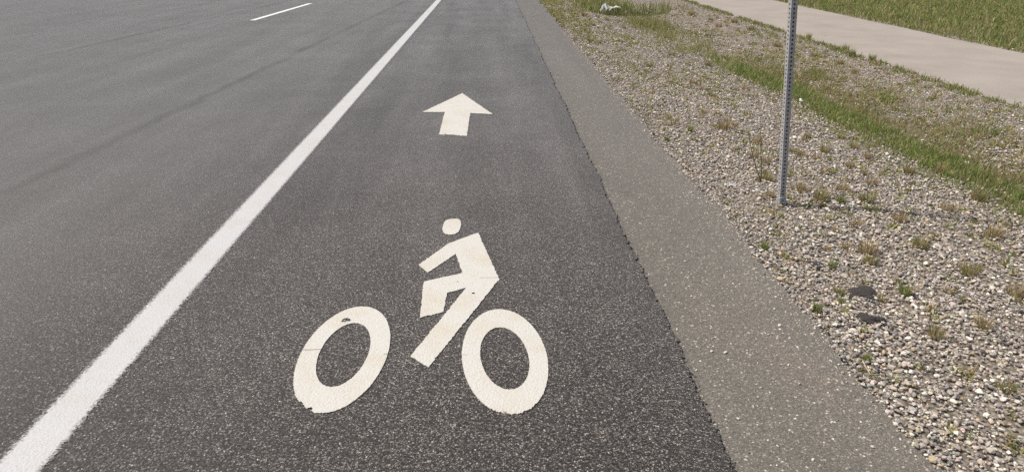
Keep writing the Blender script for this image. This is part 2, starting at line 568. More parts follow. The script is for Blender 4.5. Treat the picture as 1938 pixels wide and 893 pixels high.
def slab(name, x_left, right, ys, ztop, zbot, mat, left=None, fringe=.06):
    """paving as one sheet with real thickness: a body of squarish panels and finely broken edge strips"""
    V, Q = [], []

    def patch(rows_x, yv, z):
        """rows_x: list of arrays (one x per y) from left to right"""
        base = sum(len(v) for v in V)
        n = len(yv)
        for x, zz in zip(rows_x, z):
            V.append(np.stack([np.broadcast_to(x, n), yv, np.full(n, zz)], -1))
        i = np.arange(n - 1)
        for k in range(len(rows_x) - 1):
            Q.append(np.stack([base + k * n + i, base + (k + 1) * n + i, base + (k + 1) * n + i + 1, base + k * n + i + 1], -1))

    xr = float(np.min(right)) - fringe
    xl = x_left
    coarse = np.concatenate([ys[ys < 0], np.arange(0, 26, .25), ys[ys > 26]])
    coarse = np.unique(np.concatenate([[ys[0], ys[-1]], coarse]))
    if left is not None:
        xl = float(np.max(left)) + fringe
        patch([left, left, np.full(len(ys), xl)], ys, [zbot, ztop, ztop])
    cols = np.linspace(xl, xr, max(3, int((xr - xl) / .3)))
    patch([np.full(len(coarse), c) for c in cols], coarse, [ztop] * len(cols))
    patch([np.full(len(ys), xr), right, right], ys, [ztop, ztop, zbot])
    V = np.concatenate(V)
    Q = np.concatenate(Q).reshape(-1)
    me = np_mesh(name, V, Q, np.arange(0, len(Q), 4), mat)
    return link(name, me)


yrow = np.concatenate([[-60, -20, -5], np.arange(.5, 10, .008), np.arange(10, 24, .02), [30, 45, 70, 120, 250]])
jit = rng.normal(0, .0042, len(yrow)) + np.convolve(rng.normal(0, .010, len(yrow)), np.ones(5) / 5, 'same')
o = slab('road', -20.0, SEAM - .006 + jit + .006 * np.sin(yrow * 3.1) + .004 * np.sin(yrow * 8.7), yrow, LANE_Z, -.25, M_LANE)
o['kind'] = 'structure'
jit = np.convolve(rng.normal(0, .02, len(yrow)), np.ones(7) / 7, 'same') + rng.normal(0, .004, len(yrow))
o = slab('shoulder', SEAM - .12, edge_x(yrow) + jit, yrow, 0.0, -.2, M_SHOULDER)
o['kind'] = 'structure'

yp = np.concatenate([[-80, -20, 0], np.arange(2, 24, .15), [30, 60, 120, 250]])
pl_ = path_left(yp) + .02 * np.sin(yp * 2.3) + rng.normal(0, .008, len(yp))
pr_ = path_right(yp) + .02 * np.sin(yp * 1.9 + 1) + rng.normal(0, .008, len(yp))
n_ = len(yp)
fr = [pl_, pl_] + [pl_ + (pr_ - pl_) * k / 8 for k in range(1, 8)] + [pr_, pr_]
zs = [-.3] + [-.018] * 9 + [-.3]
V_ = np.concatenate([np.stack([x, yp, np.full(n_, z)], -1) for x, z in zip(fr, zs)])
i_ = np.arange(n_ - 1)
Q_ = np.concatenate([np.stack([k * n_ + i_, (k + 1) * n_ + i_, (k + 1) * n_ + i_ + 1, k * n_ + i_ + 1], -1) for k in range(10)]).reshape(-1)
o = link('path', np_mesh('path', V_, Q_, np.arange(0, len(Q_), 4), M_PATH))
o['kind'] = 'structure'


# ------------------------------------------------------------------ painted marks
KP = (H - LANE_Z - .004) / (H - .020)     # outlines were measured 2 cm above the shoulder


def dense_outline(P, step=.006, amp=.0022, rough_pts=()):
    out = []
    for i in range(len(P)):
        a, b = np.array(P[i]), np.array(P[(i + 1) % len(P)])
        L = np.linalg.norm(b - a)
        k = max(1, int(L / step))
        t = (b - a) / L
        nrm = np.array([-t[1], t[0]])
        for j in range(k):
            q = a + (b - a) * j / k
            am = amp
            for (rx, ry, rr, ra) in rough_pts:
                dd = math.hypot(q[0] - rx, q[1] - ry)
                if dd < rr:
                    am = max(am, ra * (1 - dd / rr) + amp)
            out.append(q + nrm * rng.normal(0, am) * (0 if j == 0 else 1))
    return out


def flat_paint(name, outline, mat, parent=None, z0=LANE_Z + .001, z1=LANE_Z + .004):
    bm = bmesh.new()
    outline = [(x * KP, y * KP) for x, y in outline]
    top = [bm.verts.new((x, y, z1)) for x, y in outline]
    bot = [bm.verts.new((x, y, z0)) for x, y in outline]
    f = bm.faces.new(top)
    n = len(top)
    for i in range(n):
        bm.faces.new((top[i], bot[i], bot[(i + 1) % n], top[(i + 1) % n]))
    bmesh.ops.recalc_face_normals(bm, faces=bm.faces)
    bmesh.ops.triangulate(bm, faces=[f])
    return bm_obj(name, bm, mat, parent)


def ring_paint(name, outer, inner, mat, parent, rough_pts=(), z0=LANE_Z + .001, z1=LANE_Z + .004):
    """outer, inner: (centre x, centre y, half width, half length, tilt in degrees)"""
    bm = bmesh.new()
    n = 260
    rows = []
    for (e, sgn) in ((outer, 1), (inner, 1)):
        cx, cy, a, b, t = e
        cx, cy, a, b = cx * KP, cy * KP, a * KP, b * KP
        t = math.radians(t)
        pts = []
        for i in range(n):
            th = 2 * math.pi * i / n
            px, py = a * math.cos(th), b * math.sin(th)
            X, Y = cx + px * math.cos(t) - py * math.sin(t), cy + px * math.sin(t) + py * math.cos(t)
            am = .0005
            for (rx, ry, rr, ra) in rough_pts:
                dd = math.hypot(X - rx, Y - ry)
                if dd < rr:
                    am = max(am, ra * (1 - dd / rr))
            k = 1 - abs(rng.normal(0, am)) / max(b, .05) if am > .002 else 1 + rng.normal(0, am) / max(a, .05)
            pts.append((cx + (X - cx) * k, cy + (Y - cy) * k))
        rows.append(pts)
    ot = [bm.verts.new((x, y, z1)) for x, y in rows[0]]
    it = [bm.verts.new((x, y, z1)) for x, y in rows[1]]
    ob = [bm.verts.new((x, y, z0)) for x, y in rows[0]]
    ib = [bm.verts.new((x, y, z0)) for x, y in rows[1]]
    for i in range(n):
        j = (i + 1) % n
        bm.faces.new((ot[i], ot[j], it[j], it[i]))
        bm.faces.new((ob[i], ob[j], ot[j], ot[i]))
        bm.faces.new((it[i], it[j], ib[j], ib[i]))
    bmesh.ops.recalc_face_normals(bm, faces=bm.faces)
    return bm_obj(name, bm, mat, parent)


smudge = at(655, 607, LANE_Z)
chip = at(566, 768, LANE_Z)
chip2 = at(585, 775, LANE_Z)
low = at(965, 783, LANE_Z)
dot = at(896, 556, LANE_Z)
CREAM = (.56, .54, .487)
M_CREAM = paint_mat('cream_thermoplastic', CREAM,
                    cracks=[(at(585, 663, LANE_Z)[1], -.90, -.70, .75), (at(710, 672, LANE_Z)[1], -.47, -.36, .7), (at(915, 527, LANE_Z)[1], -.09, .06, .6),
                            (at(890, 672, LANE_Z)[1], -.19, -.13, .4)],
                    worn=[(smudge[0], smudge[1], .05, .75), (dot[0], dot[1], .013, 1.1), (at(866, 534, LANE_Z)[0], at(866, 534, LANE_Z)[1], .007, 1.1),
                          (chip[0], chip[1], .035, .8), (chip2[0], chip2[1], .03, .7), (low[0] - .02, low[1], .05, .55)], stain=.5)
cyc = thing('cyclist_symbol', (-.3, 2.85, LANE_Z), 'cream painted cyclist symbol with two ring wheels on the dark bike lane', 'road marking')


def keep_parent(o, p):
    o.parent = p
    o.matrix_parent_inverse = Matrix.Translation(p.location).inverted()


w = ring_paint('wheel', (-.627, 2.2985, .1758, .375, -.3), (-.629, 2.3017, .0992, .2278, .3), M_CREAM, None,
               [(chip[0], chip[1], .09, .010), (smudge[0], smudge[1], .04, .005)])
keep_parent(w, cyc)
w = ring_paint('wheel', (.0183, 2.240, .1697, .3693, 4.1), (.0185, 2.2346, .0957, .220, 5.5), M_CREAM, None, [(low[0], low[1], .12, .006)])
keep_parent(w, cyc)
body = [(-.106, 3.487), (.007, 2.903), (-.28, 2.177), (-.358, 2.259), (-.152, 2.825), (-.243, 2.777), (-.247, 2.602), (-.349, 2.556),
        (-.363, 2.901), (-.177, 2.981), (-.221, 3.211), (-.351, 2.996), (-.406, 3.089), (-.268, 3.344)]
w = flat_paint('rider_body', dense_outline(body, .008, .0016), M_CREAM)
keep_parent(w, cyc)
head = [(-.262, 3.704), (-.240, 3.703), (-.222, 3.690), (-.211, 3.66), (-.208, 3.60), (-.212, 3.543), (-.220, 3.500), (-.240, 3.472), (-.262, 3.466),
        (-.288, 3.476), (-.305, 3.50), (-.314, 3.55), (-.314, 3.61), (-.310, 3.655), (-.297, 3.689), (-.281, 3.70)]
w = flat_paint('rider_head', dense_outline(head, .008, .0012), M_CREAM)
keep_parent(w, cyc)

arrow = [(-.341, 7.377), (-.008, 6.365), (-.228, 6.431), (-.236, 5.585), (-.478, 5.644), (-.479, 6.486), (-.700, 6.499)]
ar = at(838, 257, LANE_Z)
o = flat_paint('arrow_marking', dense_outline(arrow, .01, .0022, [(-.36, 5.6, .16, .014)]),
               paint_mat('arrow_thermoplastic', CREAM, cracks=[(at(850, 256, LANE_Z)[1], -.5, -.3, .8)], worn=[(-.43, 5.67, .07, .6)], stain=.5))
tag(o, 'cream painted straight arrow ahead of the cyclist symbol', 'road marking')

M_EDGE = paint_mat('edge_line_paint', (.51, .505, .495), edge_line=(-1.535, .080), stain=.35)
M_DASH = paint_mat('lane_line_paint', (.72, .72, .70), stain=.15)


def strip(name, x0, x1, y0, y1, mat, skew=0.0):
    ys_ = np.concatenate([np.arange(y0, min(y1, 12), .05), np.arange(max(y0, 12), y1 + .01, .5)])
    n = len(ys_)
    bm = bmesh.new()
    sk = (ys_ - y0) * skew
    a = [bm.verts.new((x0 + sk[i], ys_[i], LANE_Z + .004)) for i in range(n)]
    b = [bm.verts.new((x1 + sk[i], ys_[i], LANE_Z + .004)) for i in range(n)]
    for i in range(n - 1):
        bm.faces.new((a[i], b[i], b[i + 1], a[i + 1]))
    return bm_obj(name, bm, mat)


o = strip('edge_line', -1.635, -1.435, -20, 120, M_EDGE)
tag(o, 'long solid white edge line beside the bike lane', 'road marking')
o = strip('lane_line', -5.25, -5.13, 15.4, 19.9, M_DASH, .033)
tag(o, 'short white dashed line far out on the traffic lanes', 'road marking')

# ------------------------------------------------------------------ loose gravel (nobody could count it)
def sample(x0, x1, y0, y1, dens):
    n = int((x1 - x0) * (y1 - y0) * dens)
    return rng.uniform(x0, x1, n), rng.uniform(y0, y1, n)


def in_view(X, Y, m=120):
    v0 = X - CAM[0]
    v1 = Y - CAM[1]
    v2 = -H
    w_ = v0 * FWD[0] + v1 * FWD[1] + v2 * FWD[2]
    u_ = v0 * RGT[0] + v1 * RGT[1]
    t_ = v0 * UPV[0] + v1 * UPV[1] + v2 * UPV[2]
    px = CX + F * u_ / w_
    py = CY - F * t_ / w_
    return (w_ > .2) & (px > -m) & (px < 1938 + m) & (py > -m - 60) & (py < 893 + m)


GX, GY, GS = [], [], []
for (y0, y1, dens, s0, s1) in ((1.0, 3.0, 5600, .007, .036), (3.0, 5.5, 4600, .008, .036), (5.5, 9.0, 2800, .009, .038),
                               (9.0, 14.0, 1250, .012, .040), (14.0, 22.0, 560, .016, .046)):
    X, Y = sample(1.3, 14, y0, y1, dens)
    k = in_view(X, Y) & (X > edge_x(Y) - .02 + .05 * (rng.random(len(X)) ** 3) * 0) & ~((X > path_left(Y) - .02) & (X < path_right(Y) + .02))
    gr = growth(X, Y)
    patch = .5 + .5 * hash_noise(X * .9 + 3, Y * .9)
    far = np.clip((X - 4.2) / 1.2, 0, 1)                     # finer, sandier bank towards the path
    bare = np.clip(hash_noise(X * 1.7 + 5, Y * 1.4 + 1) * 1.7 - .5, 0, .68)      # fines and soil between the stones
    keep = rng.random(len(X)) < np.clip(1.05 - .92 * gr - .25 * patch * far - bare, .04, 1)
    # a hump of soil shows through beside the drain
    k &= keep
    X, Y = X[k], Y[k]
    s = s0 + (s1 * 1.12 - s0) * rng.beta(.9, 3.9, len(X))
    s *= np.where(X > 4.4, .78, 1.0)
    GX.append(X)
    GY.append(Y)
    GS.append(s)
GX, GY, GS = map(np.concatenate, (GX, GY, GS))
P = np.stack([GX, GY, gz(GX, GY)], -1)
P[:, 2] = np.where(GX < edge_x(GY) + .012, np.maximum(P[:, 2], 0.0), P[:, 2])
P[:, 2] += rng.uniform(0, .012, len(P))
o = link('gravel', stones_mesh('gravel', P, GS, stone_cols(len(P)), M_STONE))
o['kind'] = 'stuff'
o['label'] = 'loose mixed river gravel covering the verge between shoulder and path'

# grit strewn over the shoulder, thinner over the lane
X, Y = sample(SEAM, EDGE, 1.0, 12, 300)
s = .003 + .013 * rng.beta(.9, 4.5, len(X))
X2, Y2 = sample(-1.4, SEAM, 1.2, 9, 3)
X3 = EDGE - np.abs(rng.normal(0, .05, 2600))
Y3 = rng.uniform(1.2, 13, 2600)
X = np.concatenate([X, X2, X3])
Y = np.concatenate([Y, Y2, Y3])
s = np.concatenate([s, .003 + .004 * rng.random(len(X2)), .004 + .016 * rng.beta(1, 4, len(X3))])
Z = np.where(X < SEAM, LANE_Z, 0.0)
c = stone_cols(len(X)) * 1.15
o = link('grit', stones_mesh('grit', np.stack([X, Y, Z], -1), s, np.clip(c, .05, .8), M_STONE))
o['kind'] = 'stuff'
o['label'] = 'tiny pale grit strewn over the asphalt shoulder'

# dark aggregate standing proud along the ragged seam of the lane
n = 3600
Y = 1.0 + 11 * rng.random(n) ** 1.6
X = SEAM - .012 + rng.normal(0, .009, n) - np.abs(rng.normal(0, .012, n)) * (rng.random(n) < .4)
Z = np.where(X < SEAM - .008, LANE_Z - .004, .0)
c = np.clip(np.array([(.034, .032, .031)]) * rng.uniform(.4, 2.4, (n, 1)), .012, .3)
o = link('loose_aggregate', stones_mesh('loose_aggregate', np.stack([X, Y, Z], -1), .004 + .006 * rng.random(n), c, M_STONE, flat=.55))
o['kind'] = 'stuff'
o['label'] = 'dark crumbled aggregate along the ragged seam of the bike lane'

# ------------------------------------------------------------------ grass (nobody could count it)
def scatter_px(poly, dens):
    """random ground points inside a patch whose corners are seen in the photograph"""
    W = np.array([at(x, y)[:2] for x, y in poly])
    x0, y0 = W.min(0)
    x1, y1 = W.max(0)
    X, Y = sample(x0, x1, y0, y1, dens)
    ins = np.zeros(len(X), bool)
    j = len(W) - 1
    for i in range(len(W)):
        c_ = ((W[i, 1] > Y) != (W[j, 1] > Y)) & (X < (W[j, 0] - W[i, 0]) * (Y - W[i, 1]) / (W[j, 1] - W[i, 1] + 1e-12) + W[i, 0])
        ins ^= c_
        j = i
    return X[ins], Y[ins]


def grass(name, label, X, Y, h0, h1, pals, wts, wid=.004, lean=.4):
    n = len(X)
    P = np.stack([X, Y, gz(X, Y) - .004], -1)
    pick = rng.choice(len(pals), n, p=np.array(wts) / sum(wts))
    col = np.zeros((n, 3))
    for i, pal in enumerate(pals):
        k = pick == i
        col[k] = blade_cols(pal, k.sum())
    h = h0 + (h1 - h0) * rng.beta(1.6, 2.2, n)
    wd = wid * rng.uniform(.7, 1.5, n) * (1 + Y / 14)
    o = link(name, blades_mesh(name, P, h, wd, col, M_BLADE, lean))
    o['kind'] = 'stuff'
    o['label'] = label
    return o


# the green strip along the bottom of the ditch: lush side towards the road, drier and patchier towards the path
X, Y = sample(2.9, 5.3, 3.0, 10.6, 5600)
u = X - ditch_x(Y)
d = np.exp(-((u + .20) / .31) ** 2) + 1.0 * np.exp(-((u - .40) / .5) ** 2)
cl = .5 + .5 * hash_noise(X * 2.3, Y * 2.3 + 5)
cl2 = .5 + .5 * hash_noise(X * 6.1 + 1, Y * 6.1)
d = d * np.where(u > .0, np.clip(cl * 1.8 - .42, 0, 1.2) * (.25 + cl2), .35 + .75 * np.clip(cl * 1.3 + cl2 * .5 - .4, 0, 1)) * ditch_gain(Y)
d *= np.where(u < -.42, .3, 1)
k = rng.random(len(X)) < np.clip(d, 0, 1)
lush = (u + .25 * cl2 < .12) | (cl > .8)
kk = k & lush & in_view(X, Y)
grass('grass', 'lush green grass strip along the bottom of the roadside ditch', X[kk], Y[kk], .03, .12, [GREEN, LIME, OLIVE, DRY], [.62, .16, .15, .07], .0042, .6)
kk = k & ~lush & in_view(X, Y)
grass('grass', 'patchy olive grass on the path side of the ditch', X[kk], Y[kk], .03, .10, [GREEN, OLIVE, DRY], [.22, .50, .28], .0038, .55)

# sparse growth further along the ditch
X, Y = sample(2.4, 5.0, 9.8, 16.8, 2300)
u = X - ditch_x(Y)
cl = .5 + .5 * hash_noise(X * 2.0 + 2, Y * 1.5)
cl2 = .5 + .5 * hash_noise(X * 5.5 + 1, Y * 4.1 + 3)
d = np.exp(-((u + .08) / .36) ** 2) * np.clip(cl * 1.6 - .45, 0, 1) * (.3 + cl2)
d = np.maximum(d, np.exp(-((X - 3.55) / .36) ** 2 - ((Y - 15.2) / 1.2) ** 2) * 1.1)
k = (rng.random(len(X)) < np.clip(d, 0, 1)) & in_view(X, Y)
grass('grass', 'thin olive green grass straggling up the ditch towards the drain hollow', X[k], Y[k], .04, .15, [GREEN, OLIVE, DRY, LIME], [.30, .36, .20, .14], .004, .5)

# tall grass in the drain hollow
X, Y = sample(2.2, 5.0, 16.4, 19.6, 2600)
r = np.sqrt(((X - PIT_C[0]) / 1.05) ** 2 + ((Y - PIT_C[1]) / .95) ** 2)
k = (rng.random(len(X)) < np.clip(1.35 - r, 0, 1) * np.where(r < .9, 1, .5)) & (X < 4.8) & ((Y > PIT_C[1]) | (r < .93))
near = k & (Y < 17.25) & (X < 3.75)
grass('grass', 'short green grass in front of the white plastic', X[near], Y[near], .06, .16, [GREEN, OLIVE, LIME, DRY], [.55, .26, .09, .10], .006, .4)
k &= ~near
grass('grass', 'tall dense green grass in the drain hollow under the white plastic', X[k], Y[k], .12, .33, [GREEN, OLIVE, LIME, DRY], [.55, .26, .09, .10], .006, .35)
X, Y = sample(2.0, 4.4, 18.6, 24.5, 900)
u = X - 3.2
k = (rng.random(len(X)) < np.exp(-(u / .5) ** 2))
grass('grass', 'green grass in the ditch beyond the drain hollow', X[k], Y[k], .08, .26, [GREEN, OLIVE, DRY], [.5, .32, .18], .006, .4)

# beyond the path
X, Y = sample(7.6, 17, 9, 26, 620)
k = (X > path_right(Y) + .02) & in_view(X, Y, 200)
cl = .5 + .5 * hash_noise(X * 1.6, Y * 1.6)
k &= rng.random(len(X)) < .35 + .65 * cl
grass('grass', 'rough green grass beyond the pale path', X[k], Y[k], .06, .20, [GREEN, LIME, OLIVE, DRY], [.45, .2, .23, .12], .0065, .6)

# fringe along the path's near edge
Y = rng.uniform(5, 21, 26000)
X = path_left(Y) - np.abs(rng.normal(0, .09, len(Y))) - .01
cl = .5 + .5 * hash_noise(X * 1.0, Y * 3.1)
cl2 = .5 + .5 * hash_noise(X * 2.0 + 7, Y * 7.3)
k = (rng.random(len(X)) < np.clip(cl * 1.5 - .5, 0, 1) * (.2 + cl2)) & in_view(X, Y)
grass('grass', 'dark green fringe of grass along the near edge of the path', X[k], Y[k], .03, .11, [GREEN, OLIVE, DRY], [.5, .33, .17], .005, .5)

# yellow-green seedlings sprinkled through the gravel
def seedlings(label, X, Y, wt, pal_w, h0=.02, h1=.06):
    n = len(X)
    m_ = rng.integers(8, 22, n)
    XX = np.repeat(X, m_) + rng.normal(0, .016, m_.sum())
    YY = np.repeat(Y, m_) + rng.normal(0, .016, m_.sum())
    grass('seedlings', label, XX, YY, h0, h1, [LIME, OLIVE, DRY, GREEN], pal_w, .007, .7)


X, Y = sample(1.5, 5.4, 1.6, 14, 95)
cl = .5 + .5 * hash_noise(X * 1.15 + 9, Y * .8)
k = (rng.random(len(X)) < np.clip(cl * 2.1 - .7, 0.1, 1) * np.clip(Y / 7, .25, 1)) & in_view(X, Y)
seedlings('tiny yellow green seedlings sprouting through the gravel', X[k], Y[k], 0, [.58, .2, .14, .08])
X, Y = sample(1.6, 4.6, 1.6, 9, 16)
cl = .5 + .5 * hash_noise(X * 1.9 + 2, Y * 1.6 + 7)
k = (rng.random(len(X)) < np.clip(cl * 1.6 - .4, .05, 1)) & in_view(X, Y)
seedlings('low dry weeds scattered over the near gravel', X[k], Y[k], 0, [.22, .33, .42, .03], .025, .075)
X = edge_x(np.linspace(1.9, 11, 90)) + np.abs(rng.normal(.03, .05, 90))
Y = np.linspace(1.9, 11, 90) + rng.normal(0, .2, 90)
k = rng.random(90) < .5
seedlings('small yellow weeds along the edge of the asphalt shoulder', X[k], Y[k], 0, [.55, .1, .35, 0], .015, .045)
X, Y = sample(1.42, 2.6, 11.5, 24, 130)
cl = .5 + .5 * hash_noise(X * 1.7, Y * .8 + 2)
k = (rng.random(len(X)) < np.clip(cl * 1.4, .1, 1) * np.clip((Y - 11) / 6, .1, 1) * np.exp(-((X - 1.5) / .8) ** 2))
seedlings('yellow green growth beside the far end of the shoulder', X[k], Y[k], 0, [.45, .3, .2, .05], .03, .10)
X, Y = sample(4.0, 5.7, 5, 20, 34)
cl = .5 + .5 * hash_noise(X * 1.4 + 4, Y * 1.1)
k = (rng.random(len(X)) < np.clip(cl * 1.7 - .5, 0.05, 1)) & in_view(X, Y)
seedlings('low dry sprouts on the sandy bank below the path', X[k], Y[k], 0, [.15, .4, .4, .05], .02, .07)


# ------------------------------------------------------------------ single tufts and weeds
def tuft_mesh(name, n, rad, h0, h1, pals, wts, wid, lean):
    a = rng.uniform(0, 2 * np.pi, n)
    r = rad * np.sqrt(rng.random(n))
    R = np.stack([r * np.cos(a), r * np.sin(a), np.full(n, -.004)], -1)
    pick = rng.choice(len(pals), n, p=np.array(wts) / sum(wts))
    col = np.zeros((n, 3))
    for i, pal in enumerate(pals):
        k = pick == i
        col[k] = blade_cols(pal, k.sum())
    h = h0 + (h1 - h0) * rng.beta(2, 2, n)
    return blades_mesh(name, R, h, wid * rng.uniform(.7, 1.4, n), col, M_BLADE, lean, a + rng.normal(0, .6, n))


T_DRY = [tuft_mesh('dry_tuft', 120, .040, .03, .11, [DRY, OLIVE], [.85, .15], .0036, .55) for _ in range(3)]
T_OLIVE = [tuft_mesh('olive_tuft', 130, .042, .03, .11, [OLIVE, DRY, GREEN], [.5, .3, .2], .0044, .6) for _ in range(3)]
T_GREEN = [tuft_mesh('green_tuft', 110, .032, .035, .12, [GREEN, LIME, OLIVE], [.45, .35, .2], .0046, .5) for _ in range(3)]
cnt = 0


def tuft(px, py, width_px, kind, label, group=None):
    """one tuft whose foot is at a point of the photograph, with its width as seen there"""
    global cnt
    P = at(px, py)
    dist = float((P - CAM) @ FWD)
    me = {'dry': T_DRY, 'olive': T_OLIVE, 'green': T_GREEN}[kind][cnt % 3]
    cnt += 1
    o = link('grass_tuft', me, None, tuple(P))
    s = width_px / F * dist / .13
    o.scale = (s, s, s * random.uniform(1.1, 1.5))
    o.rotation_euler.z = random.uniform(0, 6.28)
    tag(o, label, 'grass tuft', group)


# the ones that stand out near the post and the shoulder
tuft(1517, 364, 30, 'dry', 'rusty brown dry grass tuft just right of the steel post')
tuft(1553, 380, 34, 'olive', 'wide olive grass tuft lying across the shadow of the post')
tuft(1590, 384, 22, 'green', 'yellow green tuft at the far end of the shadow of the post')
tuft(1640, 383, 34, 'olive', 'olive tuft at the shadow of the post near the right of the photo')
tuft(1595, 362, 32, 'dry', 'straw coloured tuft behind the shadow of the post')
tuft(1648, 350, 26, 'dry', 'straw coloured tuft beside the two dry stems of gravel far right')
tuft(1458, 374, 22, 'dry', 'small dry tuft just left of the foot of the post')
tuft(1452, 342, 26, 'olive', 'olive tuft at the foot of the tall thin weed')
tuft(1426, 300, 24, 'dry', 'dry brown tuft behind the leaning stem of the tall weed')
tuft(1450, 310, 22, 'dry', 'dry tuft behind the upright stem of the tall weed')
tuft(1432, 272, 24, 'dry', 'tan dry tuft between the tops of the two tall weed stems')
tuft(1371, 246, 30, 'dry', 'broad tan tuft out in the gravel left of the tall weed')
tuft(1581, 440, 20, 'dry', 'narrow brown tuft in the gravel below the shadow of the post')
tuft(1618, 428, 26, 'dry', 'reddish dry tuft in open gravel right of the narrow brown tuft')
tuft(1573, 508, 24, 'green', 'bright green tuft between two dark asphalt lumps')
tuft(1587, 558, 26, 'olive', 'dark olive tuft left of the largest asphalt lump')
tuft(1591, 574, 18, 'green', 'small green tuft in front of the dark olive tuft')
tuft(1517, 498, 16, 'dry', 'thin brown tuft left of the asphalt lump closest to the shoulder')
tuft(1566, 476, 20, 'dry', 'thin brown tuft above the bright green tuft')
tuft(1600, 470, 24, 'dry', 'dry brown tuft above the smallest asphalt lump')
tuft(1640, 480, 40, 'dry', 'broad rusty tuft above the asphalt lumps near the right of the photo')
tuft(1649, 500, 26, 'olive', 'tall olive tuft right of the smallest asphalt lump')
tuft(1447, 473, 24, 'green', 'yellow green tuft beside the shoulder edge')
tuft(1545, 590, 26, 'green', 'low yellow green tuft near the shoulder edge, nearest of the green ones')
tuft(1640, 684, 22, 'green', 'low green tuft beside the bent straw')
tuft(1306, 250, 16, 'green', 'small upright green weed alone in the gravel')
tuft(1262, 268, 14, 'green', 'small green weed near the shoulder edge left of the upright weed')

# further ones alike
for (px, py, w_, kd) in ((1268, 158, 14, 'dry'), (1300, 124, 12, 'olive'), (1266, 128, 12, 'dry'), (1310, 160, 16, 'dry'), (1343, 182, 13, 'olive'),
                         (1333, 216, 14, 'dry'), (1327, 222, 10, 'olive'), (1228, 128, 16, 'olive'), (1272, 108, 18, 'olive'), (1340, 126, 18, 'olive'),
                         (1330, 172, 14, 'dry'), (1390, 240, 16, 'dry'), (1390, 210, 12, 'olive'), (1410, 170, 16, 'dry'), (1340, 70, 14, 'olive'),
                         (1118, 80, 16, 'olive'), (1132, 84, 14, 'olive'), (1150, 40, 14, 'dry'), (1106, 32, 14, 'olive'), (1180, 55, 12, 'dry')):
    tuft(px, py, w_, kd, 'small brownish tuft in the gravel between shoulder and far ditch grass', 'small tufts in the far gravel')
for (px, py, w_, kd) in ((1515, 296, 22, 'dry'), (1545, 302, 20, 'dry'), (1560, 290, 22, 'olive'), (1500, 290, 20, 'olive'), (1572, 330, 18, 'olive'),
                         (1615, 282, 20, 'olive'), (1590, 262, 18, 'olive'), (1640, 300, 20, 'dry'), (1608, 318, 22, 'dry'), (1560, 330, 18, 'dry'),
                         (1634, 332, 18, 'olive'), (1528, 262, 16, 'olive')):
    tuft(px, py, w_, kd, 'dry tuft in the gravel slope between the post shadow and the ditch grass', 'dry tufts behind the post')
for (px, py, w_, kd) in ((1470, 90, 14, 'olive'), (1500, 100, 16, 'dry'), (1540, 108, 16, 'olive'), (1590, 122, 18, 'olive'), (1618, 140, 18, 'dry'),
                         (1600, 96, 18, 'olive'), (1360, 52, 16, 'dry'), (1390, 44, 16, 'olive'), (1420, 58, 18, 'olive'), (1310, 30, 14, 'olive'),
                         (1560, 80, 16, 'green'), (1530, 74, 14, 'green'), (1612, 108, 18, 'green'), (1650, 116, 18, 'green'), (1345, 40, 12, 'olive')):
    tuft(px, py, w_, kd, 'low tuft on the sandy bank between ditch grass and pale path', 'tufts on the bank below the path')
for (px, py, w_, kd) in ((1700, 420, 34, 'dry'), (1740, 470, 36, 'olive'), (1790, 400, 36, 'dry'), (1830, 520, 40, 'olive'), (1880, 450, 40, 'dry'),
                         (1710, 560, 34, 'green'), (1770, 640, 36, 'olive'), (1860, 620, 40, 'dry'), (1900, 740, 40, 'olive'), (1720, 330, 28, 'olive'),
                         (1780, 330, 30, 'dry'), (1920, 560, 40, 'dry'), (1850, 380, 34, 'olive')):
    tuft(px, py, w_, kd, 'dry tuft in the foreground gravel right of the asphalt lumps', 'tufts in the foreground gravel')


# tall thin weed: two stems from one foot
def tube(bm, pts, r0, r1, seg=6):
    pts = [Vector(p) for p in pts]
    rings = []
    for i, p in enumerate(pts):
        t = (pts[min(i + 1, len(pts) - 1)] - pts[max(i - 1, 0)]).normalized()
        a = t.cross(Vector((0.3, 1, .2))).normalized()
        b = t.cross(a)
        r = r0 + (r1 - r0) * i / (len(pts) - 1)
        rings.append([bm.verts.new(p + (a * math.cos(2 * math.pi * k / seg) + b * math.sin(2 * math.pi * k / seg)) * r) for k in range(seg)])
    for i in range(len(rings) - 1):
        for k in range(seg):
            bm.faces.new((rings[i][k], rings[i][(k + 1) % seg], rings[i + 1][(k + 1) % seg], rings[i + 1][k]))
    bm.faces.new(rings[0][::-1])
    bm.faces.new(rings[-1])


def up_point(base, px, py):
    """the point straight above/beside a foot, in the foot's own upright plane, seen at a point of the photograph"""
    d = ray(px, py)
    t = (base[1] - CAM[1]) / d[1]
    return CAM + d * t


wb = at(1440, 345)
weed = thing('tall_weed', tuple(wb), 'tall thin weed of two bare stems left of the steel post', 'weed')
for (pts, top) in (([(1440, 345), (1434, 326), (1426, 300), (1420, 272), (1416, 252)], 1), ([(1440, 345), (1441, 318), (1440, 290), (1440, 262), (1439, 224)], 0)):
    bm = bmesh.new()
    W = [up_point(wb, *q) - wb for q in pts]
    W[0] = W[0] * 0
    tube(bm, W, .0042, .0018)
    st = bm_obj('stem', bm, M_STALK, weed, None, True)
    # seed head / small leaves along the stem
    n = 90
    L = np.array(W)
    seg = rng.integers(1, 4, n) if top else rng.integers(0, 4, n)
    f_ = rng.random(n)[:, None]
    if top:
        k = rng.random(n) < 2
        seg = np.where(k, 3, seg)
    R = L[seg] * (1 - f_) + L[np.minimum(seg + 1, 4)] * f_
    h = rng.uniform(.012, .035, n)
    me = blades_mesh('seed_head' if top else 'foliage', R, h, np.full(n, .0035), blade_cols(OLIVE if top else GREEN, n), M_BLADE, .7)
    link('seed_head' if top else 'foliage', me, st)

